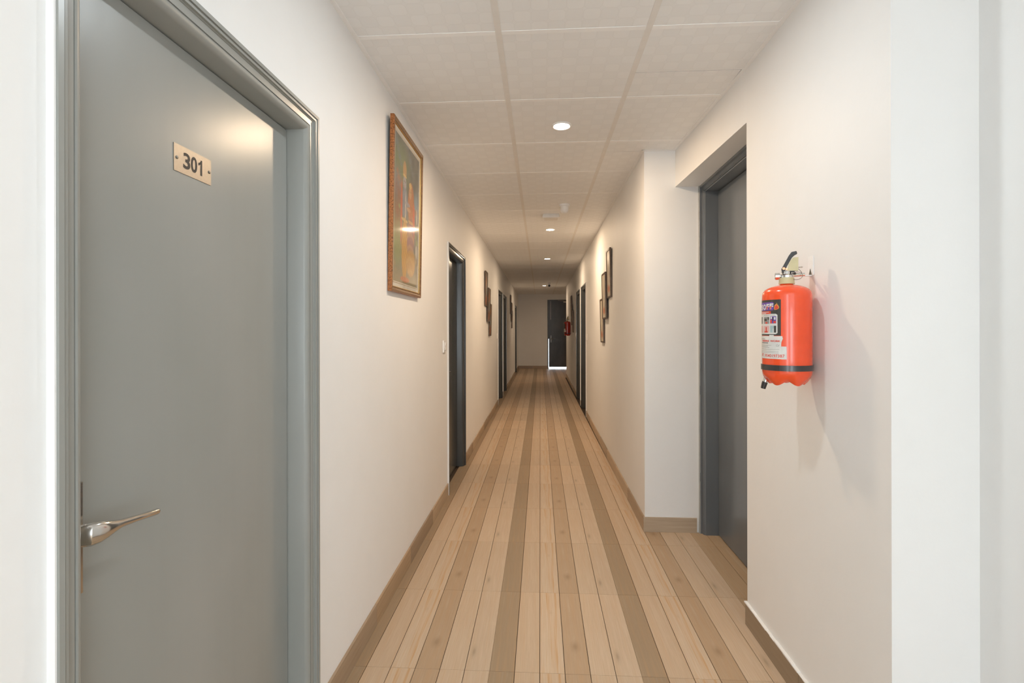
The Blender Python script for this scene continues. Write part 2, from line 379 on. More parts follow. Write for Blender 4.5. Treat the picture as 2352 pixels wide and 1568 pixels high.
for y0 in rows:
    y1 = min(y0+.6, YE); yy0 = max(y0, LOBBY_Y)
    if y1 <= yy0: continue
    ctile(TX[0], TX[1], yy0, y1); ctile(TX[1], TX[2], yy0, y1)
    segs = []
    for a, b, xe in ((LOBBY_Y, YN0, XB), (YN0, YN1, XN), (YN1, YP, .93), (YP, YR_END, None), (YR_END, YE, 1.034)):
        s0, s1 = max(a, yy0), min(b, y1)
        if s1 - s0 > .02: ctile(TX[2], xe if xe else round(xr(s1), 2), s0, s1)
    if y0 > LOBBY_Y and y0 < YE:
        xe = XB if y0 < YN0 else XN if y0 < YN1 else .93 if y0 < YP else xr(y0) if y0 < YR_END else 3.0
        bar(XL+.02, TX[1]-.0125, y0-.012, y0+.012, 'angle', .0005, 'cross_bar'); bar(TX[1]+.0125, TX[2]-.0125, y0-.012, y0+.012, 'angle', .0005, 'cross_bar'); bar(TX[2]+.0125, xe, y0-.012, y0+.012, 'angle', .0005, 'cross_bar')
t = MB(); t.box(1.034, 3.0, YR_END, YE, ZC+.006, ZC+.018); t.build('ceiling_tile', M['ceil'], ceiling)
for x in TX[1:]: bar(x-.0125, x+.0125, LOBBY_Y, YE, 'tee', 0, 'main_bar')
bar(XL, XL+.02, LOBBY_Y, YE, 'angle', -.0005, 'wall_angle'); bar(XN-.02, XN, YN0, YN1, 'angle', -.0005, 'wall_angle')
t = MB(); t.prism([(XN-.02, YN1), (XN, YN1), (.906, YP), (.886, YP)], ZC-.0005, ZC+.005); t.build('wall_angle', M['angle'], ceiling)
bar(.68, .906, YP-.02, YP, 'angle', -.0008, 'wall_angle')
t = MB(); t.prism([(.68, YP-.02), (.70, YP-.02), (xr(YR_END), YR_END), (xr(YR_END)-.02, YR_END)], ZC-.0005, ZC+.005); t.build('wall_angle', M['angle'], ceiling)
bar(XL+.02, 3.0, YE-.02, YE, 'angle', -.0005, 'wall_angle')

# skirting boards: short cut tiles set on edge
SKC = [(.46, .335, .22), (.50, .37, .245), (.33, .235, .155), (.44, .30, .18), (.40, .29, .195), (.27, .20, .13)]
def skirting(name, label, runs, H=.098, T=.010, cols=SKC):
    root = tag(empty(name), label, 'skirting', kind='structure')
    for (xa, ya, xb, yb, nx, ny) in runs:
        L = math.hypot(xb-xa, yb-ya); n = max(1, round(L/.6)); dx, dy = (xb-xa)/L, (yb-ya)/L
        for i in range(n):
            a, b = L*i/n + .0007, L*(i+1)/n - .0007
            t = MB(); p = [(xa+dx*a, ya+dy*a), (xa+dx*b, ya+dy*b), (xa+dx*b+nx*T, ya+dy*b+ny*T), (xa+dx*a+nx*T, ya+dy*a+ny*T)]
            cx0, cy0 = p[0]; t.prism([(x-cx0, y-cy0) for x, y in p], .0005, H)
            o = t.build('skirting_tile', M['skirt'], root, loc=(cx0, cy0, 0)); cc = cols[(i*5+len(runs)+int(ya*3)) % len(cols)]
            if abs(ny) and name == 'baseboard_right': cc = (.52, .41, .30)
            o.color = (*cc, 1)
    return root
runs = []; y = LOBBY_Y
for d in L_DOORS: runs.append((XL, y, XL, d, 1, 0)); y = d+DW
runs.append((XL, y, XL, YE, 1, 0))
skirting('baseboard_left', 'tan wood-look tile skirting along the left wall', runs)
runs = []; y = YP
for d in R_DOORS+[None]:
    e = d if d else YR_END; runs.append((xr(y), y, xr(e), e, -1, 0)); y = (d or 0)+DW
runs.append((.69, YP, XD-.02, YP, 0, -1))
skirting('baseboard_right', 'tan wood-look tile skirting along the right wall and pier', runs)
skirting('baseboard_right_front', 'brown wood-look tile skirting under the big extinguisher', [(XN, YN0, XN, YN1, -1, 0), (XN, YN0, XB, YN0, 0, -1), (XB, LOBBY_Y, XB, YN0, -1, 0)], cols=[(.30, .225, .15), (.27, .205, .14)])
skirting('baseboard_end', 'dark tile skirting along the far end wall', [(XL, YE, EX0, YE, 0, -1)])
# rough plaster lip over the near right skirting
mb = MB(); rr = random.Random(3); n = 26
for i in range(n):
    a, b = YN0 + (YN1+.006-YN0)*i/n, YN0 + (YN1+.006-YN0)*(i+1)/n
    mb.box(XN-.0115-rr.random()*.002, XN, a, b, .098, .100+rr.random()*.004)
tag(mb.build('trim_1', M['wall']), 'rough white plaster lip on top of the near right skirting', 'trim', kind='structure')

# ------------------------------------------------------------------ doors
PROF = [(0, -.02), (0, .014), (.002, .0155), (.0115, .0155), (.0118, .0105), (.0145, .0105), (.0148, .0125), (.0205, .0120), (.0208, .0060), (.0240, .0055), (.0243, .0035),
        (.0410, .0015), (.0413, -.0020), (.0430, -.0020), (.0440, .0008), (.0470, .0020), (.0510, .0010), (.0560, -.0025), (.0600, -.0070), (.063, -.0125), (.063, -.11)]
def sweep_frame(mb, prof, Wd, Hd):
    n = len(prof); vs = []
    for st in range(4):
        for t, x in prof:
            yy = t if st < 2 else Wd-t; zz = 0 if st in (0, 3) else Hd-t
            vs.append((x, yy, zz))
    fs = [(s_*n+i, s_*n+i+1, (s_+1)*n+i+1, (s_+1)*n+i) for s_ in range(3) for i in range(n-1)]
    mb.add(vs, fs)
def make_door(name, mat, hinge_flip=False):
    root = empty(name)
    mb = MB(); sweep_frame(mb, PROF, DW, DH); mb.build('door_frame', M[mat], root, smooth=True)
    mb = MB(); mb.box(-.105, -.065, .0655, DW-.0665, .008, DH-.067); mb.build('door_leaf', M[mat], root, bevel=.0012)
    mb = MB(); mb.box(-.002, .0135, -.0035, -.0003, .0, DH+.003); mb.box(-.002, .0125, -.0035, DW+.0035, DH+.0003, DH+.0035); mb.build('plaster_edge', M['wall'], root)
    return root
def add_lever(root, y, z, sgn=1):
    bp = MB(); bp.box(-.065, -.0605, y-.031, y+.031, z-.115, z+.085); b = bp.build('handle_plate', M['chrome'], root, bevel=.0015)
    h = MB(); pts = [(-.062, y, z), (-.046, y, z), (-.034, y+.002*sgn, z), (-.024, y+.008*sgn, z-.0005), (-.0185, y+.020*sgn, z-.001), (-.0165, y+.034*sgn, z-.001), (-.016, y+.048*sgn, z-.001), (-.016, y+.062*sgn, z-.0015), (-.016, y+.10*sgn, z-.006), (-.016, y+.148*sgn, z-.0115), (-.016, y+.1515*sgn, z-.0118)]
    rad = [(.013, .014), (.013, .016), (.0125, .0195), (.0115, .0205), (.0100, .0185), (.0085, .0150), (.0072, .0110), (.0064, .0078), (.0058, .0062), (.0052, .0062), (.0040, .0050)]
    h.tube(pts, rad, 24); h.build('lever', M['chrome'], root, smooth=True)

def text_geo(s, size, bold=0.0, sx=1.0, shear=0.0):
    cu = bpy.data.curves.new('t', 'FONT'); cu.body = s; cu.size = size; cu.offset = bold; cu.resolution_u = 4; cu.shear = shear
    ob = bpy.data.objects.new('t', cu); COL.objects.link(ob)
    dg = bpy.context.evaluated_depsgraph_get(); me = bpy.data.meshes.new_from_object(ob.evaluated_get(dg))
    vs = [(v.co.x*sx, v.co.y) for v in me.vertices]; fs = [tuple(p.vertices) for p in me.polygons]
    bpy.data.objects.remove(ob); bpy.data.curves.remove(cu); bpy.data.meshes.remove(me)
    mnx = min(v[0] for v in vs); mxx = max(v[0] for v in vs); mny = min(v[1] for v in vs); mxy = max(v[1] for v in vs)
    return [((x-mnx)/(mxx-mnx), (y-mny)/(mxy-mny)) for x, y in vs], fs, (mxx-mnx), (mxy-mny)

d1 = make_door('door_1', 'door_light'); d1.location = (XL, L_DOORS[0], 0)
tag(d1, 'light grey door numbered 301 with a chrome lever, nearest on the left', 'door', kind='structure')
add_lever(d1, .090, 1.004)
# number plate 301
px0, px1, pz0, pz1 = 1.0745-L_DOORS[0], 1.2005-L_DOORS[0], 1.7235, 1.786
mb = MB(); mb.box(-.065, -.0632, px0, px1, pz0, pz1); plate = mb.build('number_plate', M['steel'], d1); plate['label'] = 'brushed metal number plate reading 301'
for ch, y0, y1 in (('3', 1.1035, 1.1265), ('0', 1.1285, 1.1500), ('1', 1.1535, 1.1675)):
    vs, fs, w, h = text_geo(ch, 1.0, .025)
    if ch == '1': vs, fs = [(.58, 0), (1, 0), (1, 1), (.66, 1), (.55, .90), (.35, .82), (0, .77), (0, .60), (.32, .645), (.58, .72)], [tuple(range(10))]
    mb = MB(); mb.add([(-.0628, y0-L_DOORS[0]+(y1-y0)*u, 1.7365+.0375*v) for u, v in vs], fs); o = mb.build('numeral', M['ink'], plate, fix=False)
for yy in (1.0835, 1.1935):
    mb = MB(); mb.tube([(-.064, yy-L_DOORS[0], 1.7548), (-.0618, yy-L_DOORS[0], 1.7548), (-.0612, yy-L_DOORS[0], 1.7548)], [.0040, .0036, .0018], 12); mb.build('screw', M['brass_dark'], plate, smooth=True)

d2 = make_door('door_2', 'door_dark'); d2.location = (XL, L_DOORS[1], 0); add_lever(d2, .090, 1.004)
tag(d2, 'dark slate door on the left beyond the large painting', 'door', kind='structure')
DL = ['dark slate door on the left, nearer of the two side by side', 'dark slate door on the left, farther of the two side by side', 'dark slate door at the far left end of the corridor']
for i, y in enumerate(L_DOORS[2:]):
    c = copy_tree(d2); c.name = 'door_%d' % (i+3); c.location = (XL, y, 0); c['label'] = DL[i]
DRL = ['dark slate door on the right, nearer of the two side by side', 'dark slate door on the right, farther of the two side by side']
def make_door_right():
    root = empty('door_6')
    mb = MB(); sweep_frame(mb, [(t, -x) for t, x in PROF], DW, DH); mb.build('door_frame', M['door_dark'], root, smooth=True)
    mb = MB(); mb.box(.065, .105, .0655, DW-.0665, .008, DH-.067); mb.build('door_leaf', M['door_dark'], root, bevel=.0012)
    mb = MB(); mb.box(-.0135, .002, -.0035, -.0003, .0, DH+.003); mb.box(-.0125, .002, -.0035, DW+.0035, DH+.0003, DH+.0035); mb.build('plaster_edge', M['wall'], root)
    return root
d6 = make_door_right()
for i, y in enumerate(R_DOORS):
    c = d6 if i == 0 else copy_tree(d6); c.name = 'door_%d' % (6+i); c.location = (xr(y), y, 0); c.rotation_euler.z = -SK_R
    tag(c, DRL[i], 'door', kind='structure')
# niche door (taller, frame flush in the recess)
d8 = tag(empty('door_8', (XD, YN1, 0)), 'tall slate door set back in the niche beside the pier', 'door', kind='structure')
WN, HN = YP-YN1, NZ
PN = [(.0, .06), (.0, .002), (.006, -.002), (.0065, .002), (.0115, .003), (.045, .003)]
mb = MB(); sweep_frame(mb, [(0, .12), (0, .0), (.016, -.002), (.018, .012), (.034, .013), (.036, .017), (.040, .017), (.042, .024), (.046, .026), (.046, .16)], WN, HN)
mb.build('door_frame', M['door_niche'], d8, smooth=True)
mb = MB(); mb.box(.107, .147, .050, WN-.050, .006, HN-.050); mb.build('door_leaf', M['door_niche'], d8, bevel=.0012)
mb = MB(); rr = random.Random(5)
for i in range(40):
    z0, z1 = HN*i/40, HN*(i+1)/40
    mb.box(-.006, .0, WN-.016-rr.random()*.004, WN, z0, z1)
mb.build('sealant_bead', mat_plain('grey_sealant', (.42, .42, .40), .6), d8)
# end door with its daylight gap
d9 = tag(empty('door_9', (EX0, YE, 0)), 'scuffed black fire door at the far end with daylight under it', 'door', kind='structure')
we = EX1-EX0
mb = MB(); mb.box(0, .035, -.012, .1, 0, EZ); mb.box(we-.035, we, -.012, .1, 0, EZ); mb.box(.035, we-.035, -.012, .1, EZ-.035, EZ); mb.build('door_frame', M['door_end'], d9)
mb = MB(); mb.box(.0355, we-.035, .02, .06, 1.02, EZ-.035); mb.box(.046, we-.035, .02, .06, .055, 1.02); mb.build('door_leaf', M['door_end'], d9)
mb = MB(); mb.box(.1, .118, .008, .02, 1.72, 2.32); mb.box(.095, .123, .004, .02, 1.69, 1.73); bolt = mb.build('tower_bolt', M['wire'], d9)
mb = MB(); mb.tube([(.12, .02, 1.02), (.12, -.03, 1.02), (.22, -.035, 1.02)], .010, 10); mb.box(.105, .135, .012, .02, .9, 1.14); mb.build('handle', M['brass_dark'], d9)
mb = MB(); mb.box(.55, .82, -.03, .02, EZ-.10, EZ-.05); mb.tube([(.6, -.03, EZ-.05), (.42, -.06, EZ-.035), (.36, 0, EZ-.02)], .008, 8); mb.build('door_closer', M['steel'], d9)

# ------------------------------------------------------------------ ceiling fittings
def downlight(x, y, label, power=None, color=None):
    root = tag(empty('ceiling_downlight', (x, y, ZC)), label, 'ceiling light', 'round ceiling downlights')
    mb = MB(); mb.lathe([(.046, .004), (.046, -.002), (.049, -.005), (.056, -.004), (.058, .001), (.058, .006)], 36, cap0=False, cap1=False); mb.build('trim_ring', M['white_pl'], root, smooth=True)
    mb = MB(); mb.lathe([(.0458, -.0015), (.0458, .003)], 36); mb.build('lit_disc', M['lamp_on'], root)
    l = bpy.data.lights.new('lamp_glow', 'AREA'); l.shape = 'DISK'; l.size = .09; l.energy = power or LAMP_W; l.color = color or LAMP_COL; l.spread = R(180)
    o = bpy.data.objects.new('lamp_glow', l); link(o, root); o.location = (0, 0, -.008); return root
for x, y, pw, lb in ((.128, 2.928, .92, 'large bright round downlight, nearest on the corridor ceiling'), (.123, 5.971, 1.0, 'bright round downlight just beyond the flat square ceiling unit'),
                 (.122, 8.446, .72, 'third bright round downlight along the corridor ceiling'), (.114, 13.70, .5, 'smallest round downlight beside the far ceiling camera')):
    downlight(x, y, lb, LAMP_W*pw)
downlight(1.75, 15.6, 'added round downlight, unseen in the side passage at the far end', 7.5)  # unseen lamp added to warm and brighten the far end wall
downlight(.128, 1.64, 'added cool white fill downlight, out of view over the corridor mouth', FILL_W, FILL_COL)
mb = MB(); sd = tag(empty('smoke_detector', (.235, 4.79, ZC)), 'white rounded detector dome hanging from the corridor ceiling', 'detector')
mb.lathe([(.0, -.086), (.014, -.0845), (.026, -.079), (.034, -.069), (.0385, -.054), (.0405, -.03), (.041, -.018)][::1], 32, cap0=False, cap1=True); mb.build('dome', M['white_pl'], sd, smooth=True)
mb = MB(); mb.lathe([(.041, -.018), (.050, -.014), (.052, -.004), (.052, .004)], 32, cap0=True, cap1=True); mb.build('base_plate', M['white_pl'], sd, smooth=True)
cu = tag(empty('ceiling_unit', (.115, 5.24, ZC)), 'flat white square unit fixed under the corridor ceiling', 'ceiling unit')
mb = MB(); mb.add([(-.082, -.075, .004), (.082, -.075, .004), (.082, .075, .004), (-.082, .075, .004), (-.091, -.083, -.036), (.091, -.083, -.036), (.091, .083, -.036), (-.091, .083, -.036)],
                  [(0, 1, 2, 3), (4, 7, 6, 5), (0, 4, 5, 1), (1, 5, 6, 2), (2, 6, 7, 3), (3, 7, 4, 0)]); mb.build('housing', M['white_pl'], cu, bevel=.004)
mb = MB(); mb.box(-.07, .07, -.062, .062, -.0385, -.034); mb.build('cover', M['tee'], cu, bevel=.002)
sc = tag(empty('security_camera', (.235, 12.9, ZC)), 'small security camera on a ceiling bracket far down the corridor', 'camera')
mb = MB(); mb.lathe([(.035, .004), (.035, -.02), (.02, -.03)], 20); mb.box(-.012, .012, -.012, .012, -.06, -.02); mb.build('mount', M['white_pl'], sc, smooth=True)
mb = MB(); mb.tube([(0, .07, -.055), (0, -.07, -.075)], .036, 20); mb.build('camera_body', M['white_pl'], sc, smooth=True)
mb = MB(); mb.tube([(0, -.069, -.0748), (0, -.08, -.0765)], [.03, .028], 20); mb.build('lens', M['blk'], sc, smooth=True)

# ------------------------------------------------------------------ switches
def switch(x, y, z, side, label, w=.10, h=.095):
    root = tag(empty('switch_plate', (x, y, z), 0 if side > 0 else math.pi), label, 'switch', 'white switch plates by the doors')
    mb = MB(); mb.box(.0, .011, -w/2, w/2, -h/2, h/2); mb.build('plate', M['white_pl'], root, bevel=.003)
    mb = MB(); mb.box(.011, .0155, -w*.28, w*.28, -h*.33, h*.33); mb.build('rocker', M['white_pl'], root, bevel=.0018)
    mb = MB(); mb.box(.0155, .0185, -w*.2, w*.2, .006, h*.26); mb.build('rocker_pad', M['white_pl'], root, bevel=.001)
switch(XL, 3.885, 1.226, 1, 'white switch plate left of the second left door')
switch(XL, 8.74, 1.236, 1, 'tiny white switch plate before the paired left doors')
switch(xr(7.58), 7.58, 1.235, -1, 'white switch plate before the paired right doors')
switch(xr(9.98), 9.98, 1.248, -1, 'tiny white switch plate beyond the paired right doors')

# ------------------------------------------------------------------ pictures
def picture_mesh(name, w, h, nx, ny, fn, mat):
    vs = []; fs = []; cols = []
    for j in range(ny+1):
        for i in range(nx+1):
            u, v = i/nx, j/ny; vs.append((0, w*u, h*v)); cols.append((*fn(u, v), 1))
    for j in range(ny):
        for i in range(nx):
            a = j*(nx+1)+i; fs.append((a, a+1, a+nx+2, a+nx+1))
    me = bpy.data.meshes.new(name); me.from_pydata(vs, [], fs); me.materials.append(mat)
    at = me.color_attributes.new('Col', 'FLOAT_COLOR', 'POINT')
    for i, c in enumerate(cols): at.data[i].color = c
    return me
def sm(e0, e1, x):
    t = max(0, min(1, (x-e0)/(e1-e0))); return t*t*(3-2*t)
def blend(c, d, f): return tuple(a*(1-f)+b*f for a, b in zip(c, d))
def ell(u, v, cu_, cv, ru, rv, soft=.13):
    d = math.sqrt(((u-cu_)/ru)**2 + ((v-cv)/rv)**2); return 1-sm(1-soft, 1+soft, d)
def art_big(u, v):
    n = .5+.5*math.sin(u*23+v*11)*math.sin(v*31-u*7)
    c = blend((.10, .11, .095), (.17, .17, .15), n)
    c = blend(c, (.16, .20, .10), ell(u, v, .25, .82, .28, .14, .6)); c = blend(c, (.18, .26, .30), ell(u, v, .12, .66, .13, .10, .6)); c = blend(c, (.20, .27, .32), ell(u, v, .9, .62, .1, .1, .6))
    c = blend(c, (.22, .24, .10), ell(u, v, .14, .3, .2, .2, .6)); c = blend(c, (.26, .22, .13), sm(.16, .02, v))
    c = blend(c, (.24, .11, .055), ell(u, v, .12, .55, .12, .2, .5)*(.5+.5*n))
    # standing figure on the left: crown, face, torso, red scarf, yellow garment
    c = blend(c, (.42, .26, .11), ell(u, v, .38, .80, .07, .07)); c = blend(c, (.34, .33, .34), ell(u, v, .385, .715, .065, .05)); c = blend(c, (.20, .22, .25), ell(u, v, .40, .575, .12, .11))
    c = blend(c, (.46, .12, .06), ell(u, v, .27, .50, .035, .23)); c = blend(c, (.50, .45, .38), ell(u, v, .43, .55, .015, .11)); c = blend(c, (.47, .26, .05), ell(u, v, .42, .25, .12, .22))
    # figure on the right: veil and wide skirt
    c = blend(c, (.38, .16, .07), ell(u, v, .66, .60, .13, .16)); c = blend(c, (.46, .30, .16), ell(u, v, .62, .685, .05, .045)); c = blend(c, (.50, .11, .06), ell(u, v, .79, .47, .045, .16))
    c = blend(c, (.24, .12, .13), ell(u, v, .66, .33, .15, .17)); c = blend(c, (.40, .23, .07), ell(u, v, .68, .17, .20, .10)); c = blend(c, (.42, .15, .06), ell(u, v, .45, .035, .18, .02))
    c = blend(c, (.42, .41, .38), ell(u, v, .93, .26, .05, .07)); c = blend(c, (.45, .44, .40), ell(u, v, .93, .55, .03, .06))
    # foliage dabs, faces, jewellery, garlands and cloth folds
    for i in range(46):
        h1, h2, h3 = (i*.6180339) % 1, (i*.7548776+.31) % 1, (i*.5698402+.17) % 1
        if .22 < h1 < .84 and h2 < .8: continue
        c = blend(c, ((.24, .30, .12), (.30, .22, .10), (.16, .20, .22), (.34, .17, .08))[i % 4], .7*ell(u, v, h1, h2, .03+.03*h3, .012+.014*h3, .4))
    c = blend(c, (.05, .04, .04), .8*ell(u, v, .365, .725, .012, .006, .4)); c = blend(c, (.05, .04, .04), .8*ell(u, v, .41, .725, .012, .006, .4)); c = blend(c, (.35, .08, .06), .8*ell(u, v, .388, .695, .014, .004, .4))
    c = blend(c, (.58, .42, .16), ell(u, v, .385, .765, .075, .009)); c = blend(c, (.55, .38, .14), ell(u, v, .62, .735, .055, .022)); c = blend(c, (.06, .045, .04), .7*ell(u, v, .605, .692, .01, .005, .4)); c = blend(c, (.06, .045, .04), .7*ell(u, v, .645, .692, .01, .005, .4))
    c = blend(c, (.56, .42, .18), .8*ell(u, v, .40, .455, .13, .012)); c = blend(c, (.54, .38, .15), .8*ell(u, v, .66, .47, .11, .012)); c = blend(c, (.30, .30, .33), .9*ell(u, v, .52, .585, .10, .014)); c = blend(c, (.44, .29, .17), .9*ell(u, v, .56, .55, .09, .014))
    if ell(u, v, .42, .25, .12, .22) > .5: c = blend(c, (.28, .14, .03), .45*max(0, math.sin((u-.42)*90*(1+.4*v))))
    if ell(u, v, .66, .25, .19, .2) > .5: c = blend(c, (.52, .36, .13), .4*max(0, math.sin(v*70+6*(u-.66)**2*20)))
    f = 1.12 + .22*math.sin(u*90+v*40)*math.sin(v*120)*ell(u, v, .55, .3, .35, .35, .5)
    return tuple(max(0, x*f) for x in c)
PW, PH, PT = .61, .885, .022
pg = tag(empty('framed_painting', (XL+.001, 2.435, 1.555)), 'large framed painting of two robed figures in a speckled brown frame', 'painting')
pg.rotation_euler = (0, R(1.05), 0)
fp = [(0, 0), (0, PT-.004), (.003, PT), (.010, PT+.001), (.018, PT-.004), (.022, PT-.004), (.025, PT-.009)]
def closed_frame(mb, prof, Wd, Hd, x0=0):
    n = len(prof); vs = []
    for st in range(4):
        for t, x in prof:
            vs.append((x0+x, t if st in (0, 1) else Wd-t, t if st in (0, 3) else Hd-t))
    mb.add(vs, [(s_*n+i, s_*n+i+1, ((s_+1) % 4)*n+i+1, ((s_+1) % 4)*n+i) for s_ in range(4) for i in range(n-1)])
mb = MB(); closed_frame(mb, fp[:3], PW, PH); mb.build('frame', M['burl'], pg, smooth=True)
mb = MB(); closed_frame(mb, fp[2:], PW, PH); mb.build('frame_face', M['frame_brown'], pg, smooth=True)
mb = MB(); closed_frame(mb, [(.0245, PT-.010), (.0255, PT-.005), (.029, PT-.006), (.032, PT-.012)], PW, PH); mb.build('gold_lip', M['gold'], pg, smooth=True)
mb = MB(); closed_frame(mb, [(.031, PT-.0115), (.058, PT-.0115), (.058, PT-.0125)], PW, PH); mb.build('mat_board', M['mat_board'], pg)
mb = MB(); closed_frame(mb, [(.050, PT-.0113), (.0525, PT-.0110)], PW, PH); mb.build('gilt_line', M['gold'], pg)
o = bpy.data.objects.new('canvas', picture_mesh('canvas', PW-.112, PH-.112, 100, 180, art_big, M['prt'])); link(o, pg); o.location = (PT-.0124, .056, .056)
mb = MB(); mb.add([(PT-.0088, .030, .030), (PT-.0088, PW-.030, .030), (PT-.0088, PW-.030, PH-.030), (PT-.0088, .030, PH-.030)], [(0, 1, 2, 3)]); mb.build('glass_pane', M['glass'], pg)
mb = MB(); mb.box(.0, .005, .01, PW-.01, .01, PH-.01); mb.build('backing', M['frame_dark'], pg)

def art_panel(kind, seed):
    r = random.Random(seed); ph = [r.random()*6 for _ in range(6)]
    def fn(u, v):
        n = .5+.5*math.sin(v*9+ph[0]+2*math.sin(u*5+ph[1]))
        if kind == 'pale':
            c = blend((.72, .64, .52), (.62, .54, .42), n); c = blend(c, (.10, .07, .05), ell(u, v, .45+.1*math.sin(v*9+ph[2]), .4, .07, .38, .4)*.7)
            c = blend(c, (.10, .07, .05), ell(u, v, .5, .16, .3, .06, .5)*.6); c = blend(c, (.58, .16, .06), ell(u, v, .6, .24+.1*math.sin(ph[3]), .28, .08, .5)*.8); return c
        c = blend((.12, .09, .07), (.22, .14, .09), n); c = blend(c, (.40, .16, .05), ell(u, v, .45, .7+.1*math.sin(ph[4]), .4, .2, .6)); c = blend(c, (.20, .24, .24), ell(u, v, .6, .45, .25, .22, .6)); c = blend(c, (.38, .11, .05), ell(u, v, .45, .15, .25, .14, .6)); return c
    return fn
def panel(side, y0, y1, z0, z1, proud, kind, seed, label, group, y_lo_up=None):
    w, h, T = y1-y0, z1-z0, .016
    x = XL if side > 0 else xr(y0)
    root = tag(empty('picture_panel', (x+side*(.001+proud), y0, z0)), label, 'picture', group)
    root.rotation_euler = (0, side*R(1.1), -SK_R if side < 0 else 0)
    mb = MB(); s = side
    closed_frame(mb, [(0, 0), (0, s*T), (.003, s*(T+.0015)), (.016, s*T), (.018, s*(T-.005))], w, h); mb.build('frame', M['frame_dark'], root)
    me = picture_mesh('print', w-.034, h-.034, 10, 36, art_panel(kind, seed), M['plank_print']); o = bpy.data.objects.new('print', me); link(o, root); o.location = (s*(T-.0045), .017, .017)
    mb = MB(); mb.box(min(0, s*.006), max(0, s*.006), .005, w-.005, .005, h-.005); mb.build('backing', M['frame_dark'], root)
GL = 'stepped picture panels on the walls'
pos = ['top', 'middle', 'bottom']
for i, (a, b, z) in enumerate(((6.71, 6.985, 1.68), (6.985, 7.26, 1.47), (7.26, 7.53, 1.26))):
    panel(1, a, b, z, z+.48, (.0, .010, .0)[i], 'dark', 10+i, 'dark framed narrow picture, %s of the stepped three nearest on the left wall' % pos[i], GL)
for i, (a, b, z) in enumerate(((12.45, 12.74, 1.75), (12.74, 13.03, 1.57), (13.03, 13.32, 1.385))):
    panel(1, a, b, z, z+.475, (.0, .010, .0)[i], 'dark', 20+i, 'tiny dark framed picture, %s of the stepped three far down the left wall' % pos[i], GL)
for i, (a, b, z) in enumerate(((4.90, 5.17, 1.675), (5.17, 5.46, 1.467), (5.46, 5.73, 1.21))):
    panel(-1, a, b, z, z+.487, (.0, .012, .0)[i], 'pale', 30+i, 'brown framed pale picture, %s of the stepped three nearest on the right wall' % pos[i], GL)
for i, (a, b, z) in enumerate(((11.27, 11.56, 1.645), (10.98, 11.27, 1.445), (10.69, 10.98, 1.288))):
    panel(-1, a, b, z, z+.475, (.0, .010, .0)[i], 'dark', 40+i, 'tiny dark framed picture, %s of the stepped three by the far extinguisher' % pos[i], GL)

# ------------------------------------------------------------------ fire extinguishers
ER = .0778
AZ = R(25.74)                       # bearing of the near one from the viewer
def surf(phi, r, z):                # phi measured from the side that faces the viewer; negative = towards the corridor
    t = Vector((-math.sin(AZ), -math.cos(AZ))); s_ = Vector((math.cos(AZ), -math.sin(AZ)))
    d = t*math.cos(phi) + s_*math.sin(phi); return (d.x*r, d.y*r, z)
def zz(v): return CAM_H - (v-754.3)*.001493 - 1.16    # picture height to height above the base
def patch(mb, p0, p1, z0, z1, r, n=None, mi=0):
    n = n or max(2, int(abs(p1-p0)/4)+1); vs = []; fs = []
    for i in range(n+1):
        p = R(p0+(p1-p0)*i/n); vs += [surf(p, r, z0), surf(p, r, z1)]
    for i in range(n): fs.append((2*i, 2*i+2, 2*i+3, 2*i+1))
    mb.add(vs, fs, mi)
def rpatch(mb, p0, p1, z0, z1, r, rad=.004, mi=0):    # rounded corners
    rp = math.degrees(rad/ER); n = 24; vs = []; fs = []
    for i in range(n+1):
        p = p0+(p1-p0)*i/n; d = max(0, rp-min(p-p0, p1-p))/rp; cut = rad*(1-math.sqrt(max(0, 1-d*d)))
        vs += [surf(R(p), r, z0+cut), surf(R(p), r, z1-cut)]
    for i in range(n): fs.append((2*i, 2*i+2, 2*i+3, 2*i+1))
    mb.add(vs, fs, mi)
def ctext(mb, s, p0, p1, z0, z1, r, bold=.02, mi=0, shear=0):
    vs, fs, w, h = text_geo(s, 1.0, bold, shear=shear)
    mb.add([surf(R(p0+(p1-p0)*u), r, z0+(z1-z0)*v) for u, v in vs], fs, mi)
